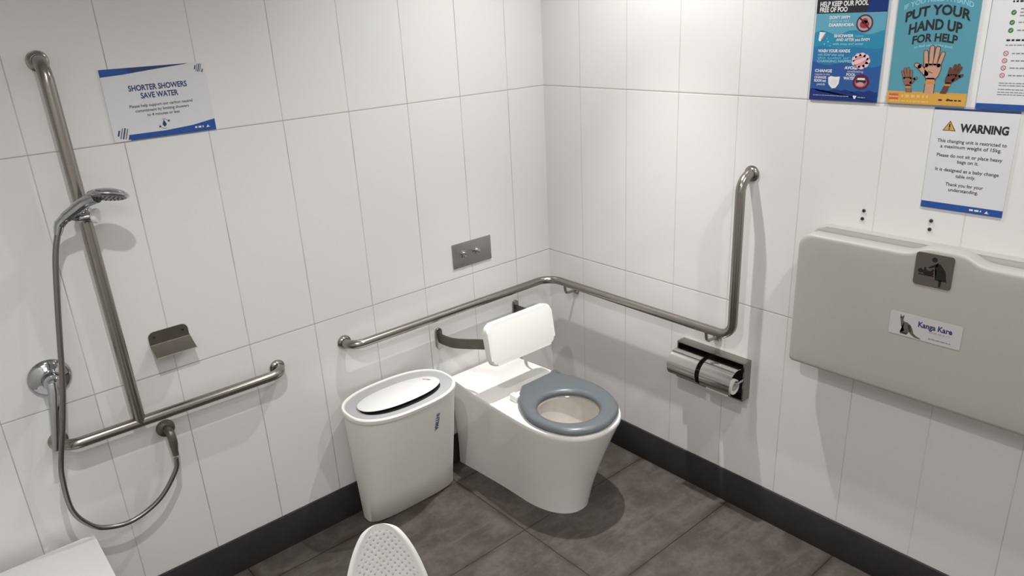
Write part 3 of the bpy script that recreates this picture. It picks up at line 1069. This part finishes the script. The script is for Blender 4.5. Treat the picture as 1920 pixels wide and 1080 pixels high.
def hand(p, cx, cy, s, m, flip=1, k=4, arm=0.05, lean=0.0):
    """an open raised palm: outline first, then skin"""
    def Pn(x, y):
        return (cx + flip * (x + y * lean) * s, cy + y * s)
    fingers = [((-0.030, 0.02), (-0.040, 0.085), 0.0095), ((-0.010, 0.03), (-0.012, 0.108), 0.010), ((0.011, 0.03), (0.016, 0.103), 0.0098), ((0.029, 0.02), (0.043, 0.078), 0.0085)]
    thumb = [((-0.024, -0.022), (-0.062, 0.014), 0.0105), ((-0.062, 0.014), (-0.078, 0.022), 0.009)]
    palm = [(-0.036, 0.030), (0.036, 0.030), (0.042, 0.005), (0.034, -0.028), (0.020, -0.048), (-0.018, -0.048), (-0.034, -0.026)]
    for grow, mat_, kk in ((0.0042, 'skin_line', k), (0.0, m, k + 1)):
        p.poly([Pn(x * (1 + grow * 22), y * (1 + grow * 20)) for x, y in palm], mat_, kk)
        p.poly([Pn(-0.020 - grow, -0.04), Pn(0.020 + grow, -0.04), Pn(0.022 + grow, -0.04 - arm / s), Pn(-0.022 - grow, -0.04 - arm / s)], mat_, kk)
        for a, b, r in fingers + thumb:
            p.capsule(Pn(*a), Pn(*b), (r + grow) * s, (r * 0.9 + grow) * s, mat_, kk)
    for x0, x1 in ((-0.019, -0.021), (0.000, 0.002), (0.020, 0.024)):
        p.capsule(Pn(x0, 0.018), Pn(x1, 0.062), 0.0022 * s, 0.0022 * s, 'skin_line', k + 2)
    p.capsule(Pn(-0.016, -0.010), Pn(0.004, -0.016), 0.0022 * s, 0.0016 * s, 'skin_line', k + 2)
    p.poly([Pn(-0.024, -0.056), Pn(0.024, -0.056), Pn(0.025, -0.070), Pn(-0.025, -0.070)], 'band', k + 2)


hand(p, 0.112, 0.094, 0.54, 'skin', 1, 4, 0.042)
hand(p, 0.052, 0.064, 0.30, 'tan', -1, 8, 0.022, 0.20)
hand(p, 0.164, 0.074, 0.31, 'brown', -1, 8, 0.030, -0.35)
p.rect(0, 0, W, 0.0305, 'orange', 12)
p.rect(0.006, 0.010, 0.032, 0.027, 'redflag', 13); p.rect(0.006, 0.017, 0.032, 0.020, 'paleorange', 14)
p.words(0.040, 0.112, 0.017, 0.008, 'paleorange', 13, 21)
p.words(0.010, 0.115, 0.005, 0.004, 'paleorange', 13, 22)
p.words(0.140, 0.150, 0.012, 0.004, 'ink', 13, 2); p.words(0.160, 0.198, 0.012, 0.004, 'ink', 13, 3); p.poly([(0.161, 0.018), (0.168, 0.018), (0.170, 0.012), (0.165, 0.014)], 'ink', 14)
tag(_finish(p, 'poster', None, Rt(1.468, 1.627)), 'teal put your hand up for help poster with three raised hands', 'poster')

# poster: white list of dos and don'ts
p = Print(PR(1.703, 1.623), 0.210, 0.297, 'white', 0.004)
p.rect(0, 0, 0.210, 0.015, 'blue', 1)
p.words(0.052, 0.165, 0.283, 0.007, 'navy', 2, 30)
p.words(0.046, 0.150, 0.265, 0.0045, 'ink', 2, 31)
for i, v in enumerate((0.241, 0.217, 0.198)):
    p.disc(0.052, v, 0.0060, 0.0062, 'green', 2, 18)
    p.poly([(0.0495, v), (0.0515, v - 0.0025), (0.0555, v + 0.003), (0.0548, v + 0.0035), (0.0515, v - 0.001), (0.050, v + 0.001)], 'clean', 3)
    for j, dv in enumerate((0.008, 0.0, -0.008) if i == 0 else (0.0,)):
        p.words(0.066, 0.150 + 0.02 * (i % 2), v - 0.0015 + dv, 0.0030, 'grey', 2, 40 + i * 4 + j)
p.words(0.046, 0.170, 0.172, 0.0045, 'ink', 2, 50)
p.words(0.046, 0.150, 0.161, 0.0025, 'grey', 2, 51)
for i, v in enumerate((0.142, 0.124, 0.106, 0.0875)):
    p.disc(0.050, v, 0.0062, 0.0064, 'rose', 2, 18)
    p.disc(0.050, v, 0.0042, 0.0044, 'palepink', 3, 16)
    p.poly([(0.0465, v + 0.003), (0.0473, v + 0.0038), (0.0535, v - 0.003), (0.0527, v - 0.0038)], 'rose', 4)
    p.words(0.064, (0.112, 0.118, 0.150, 0.160)[i], v - 0.0015, 0.0030, 'grey', 2, 60 + i)
for i, v in enumerate((0.067, 0.061, 0.051, 0.044, 0.038)):
    p.words(0.046, 0.175 - 0.02 * (i % 2), v, 0.0022, 'grey', 2, 70 + i)
tag(_finish(p, 'poster', None, Rt(1.703, 1.623)), 'white rules poster with green ticks and red crosses above the warning sign', 'poster')

# ------------------------------------------------------------------ baby change table
g = root('baby_change_table', (0, -1.72, 0.77), 'grey moulded fold-down baby change table closed up on the right wall', 'baby change table')
Y0, Y1, Z0, Z1 = 1.287, 2.150, 0.768, 1.222
hump = lambda y: 0.026 / (1 + math.exp(-(y - 1.648) / 0.011)) * 1 / (1 + math.exp((y - 1.792) / 0.012))


def table_ring(ins, x, zt_extra=0.0):
    r = 0.045
    pts = []
    y0, y1, z0, z1 = Y0 + ins, Y1 - ins, Z0 + ins, Z1 - ins
    n = 10
    rb_ = 0.014
    for i in range(n + 1):   # bottom-left small corner
        a = PI + PI / 2 * i / n
        pts.append((y0 + rb_ + rb_ * math.cos(a), z0 + rb_ + rb_ * math.sin(a)))
    for i in range(n + 1):
        a = 1.5 * PI + PI / 2 * i / n
        pts.append((y1 - rb_ + rb_ * math.cos(a), z0 + rb_ + rb_ * math.sin(a)))
    for i in range(n + 1):
        a = PI / 2 * i / n
        pts.append((y1 - r + r * math.cos(a), z1 - r + r * math.sin(a)))
    m = 70
    for i in range(1, m):
        y = lerp(y1 - r, y0 + r, i / m)
        pts.append((y, z1 + hump(y)))
    for i in range(n + 1):
        a = PI / 2 + PI / 2 * i / n
        pts.append((y0 + r + r * math.cos(a), z1 - r + r * math.sin(a)))
    return [Rt(y, z, x) for y, z in pts]


bm = bmesh.new()
loft(bm, [table_ring(0.012, 0.040), table_ring(0.003, 0.043), table_ring(0.0, 0.050), table_ring(0.0, 0.090), table_ring(0.0012, 0.095), table_ring(0.004, 0.0988), table_ring(0.008, 0.1005), table_ring(0.013, 0.1011), table_ring(0.05, 0.1012)])
bed = mk('folding_bed', bm, M['table'], g, angle=60)
bm = bmesh.new()
prism(bm, [Rt(y, z, 0.0) for y, z in rrect(Y1 - Y0 - 0.012, 0.40, 0.05, 8, (Y0 + Y1) / 2, 1.036)], (-0.036, 0, 0), 0.006, 3)
mk('wall_shell', bm, M['table'], g)
for y in (1.36, 2.08):
    bm = bmesh.new()
    tube(bm, [Rt(y, 0.800, 0.030), Rt(y, 0.800, 0.046)], 0.010, 14)
    mk('hinge', bm, M['steel'], g)
# pictogram plaque
W, H = 0.101, 0.097
p = Print(PR(1.6475, 1.1365, 0.1012), W, H, 'plaque', 0.0015, 0.009)
p.disc(0.050, 0.081, 0.0072, 0.0072, 'pict', 1)
p.poly([(0.058, 0.073), (0.066, 0.0715), (0.082, 0.052), (0.088, 0.022), (0.058, 0.022), (0.0595, 0.040), (0.058, 0.052), (0.053, 0.060)], 'pict', 1)
p.poly([(0.060, 0.073), (0.036, 0.057), (0.038, 0.053), (0.060, 0.0625)], 'pict', 1)
p.poly([(0.067, 0.024), (0.0755, 0.024), (0.0745, 0.004), (0.069, 0.004)], 'pict', 1)
p.disc(0.0165, 0.043, 0.0068, 0.0068, 'pict', 1)
p.capsule((0.028, 0.041), (0.046, 0.039), 0.0065, 0.0065, 'pict', 1)
p.capsule((0.030, 0.043), (0.028, 0.053), 0.0030, 0.0028, 'pict', 2)
p.capsule((0.044, 0.042), (0.050, 0.050), 0.0034, 0.003, 'pict', 2)
p.rect(0.012, 0.0305, 0.054, 0.034, 'pict', 1)
_finish(p, 'pictogram_plaque', bed, None)['label'] = 'dark plaque of a woman changing a baby'
# maker's sticker
W, H = 0.197, 0.071
p = Print(PR(1.600, 0.968, 0.1012), W, H, 'sticker', 0.0006, 0.004)
roo = [(0.029, 0.067), (0.032, 0.059), (0.034, 0.0595), (0.0385, 0.066), (0.039, 0.061), (0.036, 0.056), (0.0375, 0.050), (0.041, 0.045), (0.050, 0.044), (0.060, 0.038), (0.066, 0.028), (0.069, 0.016),
       (0.078, 0.009), (0.092, 0.0045), (0.090, 0.002), (0.074, 0.003), (0.063, 0.010), (0.057, 0.016), (0.055, 0.010), (0.051, 0.0055), (0.033, 0.006), (0.032, 0.010), (0.040, 0.012), (0.044, 0.018), (0.040, 0.027), (0.034, 0.030), (0.032, 0.036), (0.0305, 0.047), (0.0285, 0.053), (0.028, 0.057)]
p.poly(roo, 'roo', 1)
p.capsule((0.036, 0.0085), (0.050, 0.0085), 0.0026, 0.003, 'roo_dark', 2)
p.disc(0.031, 0.056, 0.0022, 0.0026, 'roo_dark', 2, 12)
p.capsule((0.056, 0.034), (0.060, 0.020), 0.004, 0.003, 'roo_dark', 2)
p.text('Kanga Kare', 0.080, 0.0405, 0.023, 'violet', 2, align='l', bold=0.03, width=0.092)
p.words(0.112, 0.168, 0.030, 0.004, 'lightgrey', 2, 12)
p.words(0.112, 0.176, 0.010, 0.003, 'grey', 2, 13)
_finish(p, 'maker_sticker', bed, None)['label'] = 'pale sticker with a kangaroo'
# screws left in the wall above it
for i, (u, v) in enumerate(((1.4396, 1.2963), (1.4377, 1.2703), (1.6359, 1.2981), (1.6351, 1.2722))):
    bm = bmesh.new()
    lathe(bm, Rt(u, v), (-1, 0, 0), [(0.0055, 0), (0.0055, 0.0015), (0.0042, 0.004), (0.0020, 0.005), (0, 0.005)], 12)
    o = mk('wall_screw', bm, M['ink'], None, Rt(u, v))
    tag(o, ('upper dark screw of the left pair above the baby change table', 'lower dark screw of the left pair above the baby change table',
            'upper dark screw of the right pair below the warning sign', 'lower dark screw of the right pair below the warning sign')[i], 'screw', 'screws above the change table')

# ------------------------------------------------------------------ toilet roll holder
g = root('toilet_roll_holder', (0, -0.942, 0.584), 'steel double toilet roll holder with two curved hoods below the grab rail', 'toilet roll holder')
ty0, ty1, tz0, tz1, td = 0.784, 1.092, 0.503, 0.663, 0.045
bm = bmesh.new()
t_ = 0.006
box(bm, Rt(ty1, tz1 - t_, td)[:], Rt(ty0, tz1, 0)[:], 0.001, 1)
box(bm, Rt(ty1, tz0, td)[:], Rt(ty0, tz0 + t_, 0)[:], 0.001, 1)
box(bm, Rt(ty0 + t_, tz0 + t_, td)[:], Rt(ty0, tz1 - t_, 0)[:], 0.001, 1)
box(bm, Rt(ty1, tz0 + t_, td)[:], Rt(ty1 - t_, tz1 - t_, 0)[:], 0.001, 1)
mk('casing', bm, M['steel'], g)
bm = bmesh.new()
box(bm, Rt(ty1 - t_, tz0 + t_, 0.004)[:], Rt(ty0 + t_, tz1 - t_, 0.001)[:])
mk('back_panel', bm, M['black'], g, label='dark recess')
ax, az, ar = 0.074, 0.590, 0.056
for (a, b) in ((0.800, 0.931), (0.951, 1.084)):
    bm = bmesh.new()
    prof = []
    for i in range(20):
        t = math.radians(lerp(118, -38, i / 19))
        prof.append((ax + ar * math.cos(t), az + ar * math.sin(t)))
    inner = []
    for i in range(20):
        t = math.radians(lerp(-38, 118, i / 19))
        inner.append((ax + (ar - 0.002) * math.cos(t), az + (ar - 0.002) * math.sin(t)))
    back = [(0.020, 0.646)]
    prism(bm, [Rt(a, z, x) for x, z in back + prof + inner + [(0.020, 0.644)]], (0, -(b - a), 0))
    h = mk('hood', bm, M['hood'], g, angle=25)
    bm = bmesh.new()
    tube(bm, [Rt(b + 0.001, 0.592, 0.018), Rt(b + 0.001, 0.592, 0.082)], 0.0055, 14)
    tube(bm, [Rt(b + 0.001, 0.592, 0.076), Rt(a + 0.004, 0.592, 0.076)], 0.006, 14)
    mk('spindle', bm, M['chrome'], g)
a, b = 0.958, 1.076
bm = bmesh.new()
lathe(bm, Rt(a, 0.572, 0.076), (0, -1, 0), [(0.019, 0), (0.029, 0), (0.030, 0.002), (0.030, b - a - 0.002), (0.029, b - a), (0.019, b - a)], 32)
caps = [f for f in bm.faces if len(f.verts) > 4]
bmesh.ops.delete(bm, geom=caps, context='FACES')
bmesh.ops.bridge_loops(bm, edges=[x for x in bm.edges if x.is_boundary])
o = mk('toilet_roll', bm, M['paper'], None, Rt((a + b) / 2, 0.572, 0.076))
tag(o, 'white toilet roll showing at the open right end of the roll holder', 'toilet roll')
bm = bmesh.new()
tl = [(0.1035, 0.566), (0.106, 0.552), (0.105, 0.540), (0.1055, 0.540), (0.1068, 0.552), (0.1045, 0.566)]
prism(bm, [Rt(a + 0.012, z, x) for x, z in tl], (0, -(b - a - 0.020), 0))
mk('loose_end', bm, M['paper'], o)

# ------------------------------------------------------------------ sanitary bin
g = root('sanitary_bin', (-0.95, -0.10, 0), 'tall off-white plastic bin with oval flap lid beside the toilet', 'bin')


def sup(cx, cy, a, b, z, pw=2.6, n=72):
    out = []
    for i in range(n):
        t = 2 * PI * i / n
        c, s = math.cos(t), math.sin(t)
        out.append(Vector((cx + a * math.copysign(abs(c) ** (2 / pw), c), cy + b * math.copysign(abs(s) ** (2 / pw), s), z)))
    return out


def bin_ring(z, grow=0.0):
    t = z / 0.555
    return sup(lerp(-0.935, -0.976, t), lerp(-0.078, -0.166, t), lerp(0.212, 0.229, t) + grow, lerp(0.060, 0.147, t) + grow, z, lerp(3.4, 2.5, t))


bm = bmesh.new()
loft(bm, [bin_ring(0.0, -0.006), bin_ring(0.006, 0), bin_ring(0.14), bin_ring(0.28), bin_ring(0.42), bin_ring(0.535), bin_ring(0.538, 0.004), bin_ring(0.552, 0.004), bin_ring(0.556, 0.001), bin_ring(0.556, -0.007), bin_ring(0.550, -0.009)], caps=(True, True))
body = mk('body', bm, M['bin_white'], g, angle=40)
bm = bmesh.new()
loft(bm, [bin_ring(0.5505, -0.010), bin_ring(0.5525, -0.010), bin_ring(0.5535, -0.013)], caps=(True, True))
lid = mk('lid', bm, M['bin_grey'], g, angle=40, label='pale grey lid')
fa = math.radians(-2)


def flap_ring(a, b, z, tilt=0.07, dy=0.0):
    return [Vector((v.x, v.y, z + (-(v.y + 0.176)) * tilt)) for v in sup(-0.984, -0.178 + dy, a, b, 0, 2.25)]


bm = bmesh.new()
loft(bm, [[Vector((v.x, v.y, 0.5536)) for v in sup(-0.984, -0.185, 0.174, 0.089, 0, 2.25)], [Vector((v.x, v.y, 0.5546)) for v in sup(-0.984, -0.185, 0.174, 0.089, 0, 2.25)]])
mk('flap_opening', bm, M['black'], lid, label='dark slot under the flap')
bm = bmesh.new()
loft(bm, [flap_ring(0.172, 0.084, 0.5605), flap_ring(0.177, 0.089, 0.5625), flap_ring(0.177, 0.089, 0.5640), flap_ring(0.172, 0.084, 0.5660)])
fl = mk('flap', bm, M['white_plastic'], g, angle=40, label='white oval flap')
p = Print(lambda u, v, d=0.0: Vector((-0.862 + u, -0.190 + v, 0.5666 + d + (-(-0.190 + v + 0.176)) * 0.07)), 0.001, 0.001, 'lightgrey', 0.0001)
p.text('INTIMA', 0.006, 0.040, 0.011, 'grey', 2, align='l', bold=0.02, width=0.036, rot=math.radians(-62))
_finish(p, 'flap_lettering', fl, None)


def bin_front(xc, z):
    """point on the bin's front skin"""
    best = None
    for v in bin_ring(z, 0.0012):
        if v.y < (-0.08) and (best is None or abs(v.x - xc) < abs(best.x - xc)):
            best = v
    return best


def bin_P(u, v, d=0.0):
    # lettering runs down the skin near its right end
    z = 0.476 - u
    ring = bin_ring(z, 0.0014 + d)
    x = -0.892 + v
    n_ = len(ring)
    for i in range(n_):
        a, b = ring[i], ring[(i + 1) % n_]
        if a.y < -0.1 and min(a.x, b.x) <= x <= max(a.x, b.x) and abs(a.x - b.x) > 1e-9:
            return a.lerp(b, (x - a.x) / (b.x - a.x))
    return Vector((x, -0.2, z))


p = Print(bin_P, 0.0005, 0.0005, 'binblue', 0.0001)
p.text('INTIMA', 0.0, 0.0, 0.024, 'binblue', 2, align='l', bold=0.03, width=0.086)
_finish(p, 'body_lettering', body, None)['label'] = 'blue vertical lettering'

# ------------------------------------------------------------------ fold-down shower seat (only its corner is in view)
g = root('folding_shower_bench', (-2.34, 0, 0.45), 'flat white folding shower bench at the bottom left corner', 'bench')
bm = bmesh.new()
prism(bm, [Vector((-2.357 + u, -0.258 + v, 0.418)) for u, v in rrect(0.58, 0.42, 0.012, 4)], (0, 0, 0.020), 0.003, 2)
mk('bench_top', bm, M['seat_panel'], g)
for x in (-2.55, -2.20):
    bm = bmesh.new()
    prism(bm, [Vector((x - 0.02, 0, 0.395)), Vector((x - 0.02, -0.055, 0.4175)), Vector((x - 0.02, -0.40, 0.4175)), Vector((x - 0.02, -0.40, 0.404)), Vector((x - 0.02, -0.03, 0.30)), Vector((x - 0.02, 0, 0.30))], (0.04, 0, 0), 0.001)
    mk('hinge_bracket', bm, M['steel'], g)

# ------------------------------------------------------------------ white plastic chair (top of the back in view)
AP = Vector((-1.627, -1.150, 0.853))
fw = Vector((-0.47, -0.88, 0)).normalized()         # the way the chair faces: towards the room
rt = Vector((-fw.y, fw.x, 0)).normalized()
if rt.x < 0: rt = -rt
g = root('perforated_chair', (AP.x + fw.x * 0.2, AP.y + fw.y * 0.2, 0), 'white moulded plastic chair with a rounded perforated back near the camera', 'chair')
BH = 0.47
bm = bmesh.new()
uvl = bm.loops.layers.uv.new('UVMap')
fl_ = bm.verts.layers.float.new('field')


def chair_pt(s, t, off=0.0):
    """s across -1..1, t down from the apex 0..1"""
    d = t * BH
    hw = 0.122 * (1 - (1 - min(t / 0.85, 1)) ** 2) ** 0.5
    x = s * hw
    curl = 0.045 * (abs(s) ** 3) * min(1, t * 3) + 0.010 * (x / 0.15) ** 2
    lean = -0.10 * (1 - t) * BH * 0.9                 # leans back at the top
    lip = -0.012 * max(0, (abs(s) - 0.86) / 0.14) ** 2 * min(1, t * 20)
    return AP + rt * x + fw * (curl - lean - 0.10 * BH * 0.9 + lip + off) + Vector((0, 0, -d)), x, d


NSX, NTY = 28, 36
for side_ in (0, 1):
    grid = []
    for j in range(NTY + 1):
        t = (j / NTY) ** 1.6
        row = []
        for i in range(NSX + 1):
            s = -1 + 2 * i / NSX
            P_, x, d = chair_pt(s, t, -0.006 * side_ * (1 - abs(s) ** 6) * min(1, t * 30))
            v = bm.verts.new(P_)
            hw = 0.122 * (1 - (1 - min(t / 0.85, 1)) ** 2) ** 0.5
            edge = min(hw - abs(x), d * 0.9)
            v[fl_] = max(0.0, min(1.0, (edge - 0.018) / 0.006))
            row.append((v, x, d))
        grid.append(row)
    for j in range(NTY):
        for i in range(NSX):
            q = [grid[j][i], grid[j][i + 1], grid[j + 1][i + 1], grid[j + 1][i]]
            f = bm.faces.new([a[0] for a in q])
            for lp, a in zip(f.loops, q):
                lp[uvl].uv = (a[1] + 0.5, a[2])
bmesh.ops.remove_doubles(bm, verts=bm.verts, dist=0.0001)
mk('backrest', bm, M['perf'], g, angle=60)
sz = 0.44
bm = bmesh.new()
base = AP + fw * 0.20
prism(bm, [Vector((base.x, base.y, sz - 0.065)) + rt * u + fw * v for u, v in rrect(0.40, 0.40, 0.09, 6)], (0, 0, 0.022), 0.008, 3)
mk('seat', bm, M['white_plastic'], g)
for su in (-1, 1):
    for sv in (-1, 1):
        bm = bmesh.new()
        top = Vector((base.x, base.y, sz - 0.06)) + rt * (su * 0.15) + fw * (sv * 0.15)
        bot = Vector((base.x, base.y, 0.0)) + rt * (su * 0.185) + fw * (sv * 0.185)
        tube(bm, [bot, bot.lerp(top, 0.5), top], [0.012, 0.015, 0.018], 14)
        mk('leg', bm, M['white_plastic'], g)
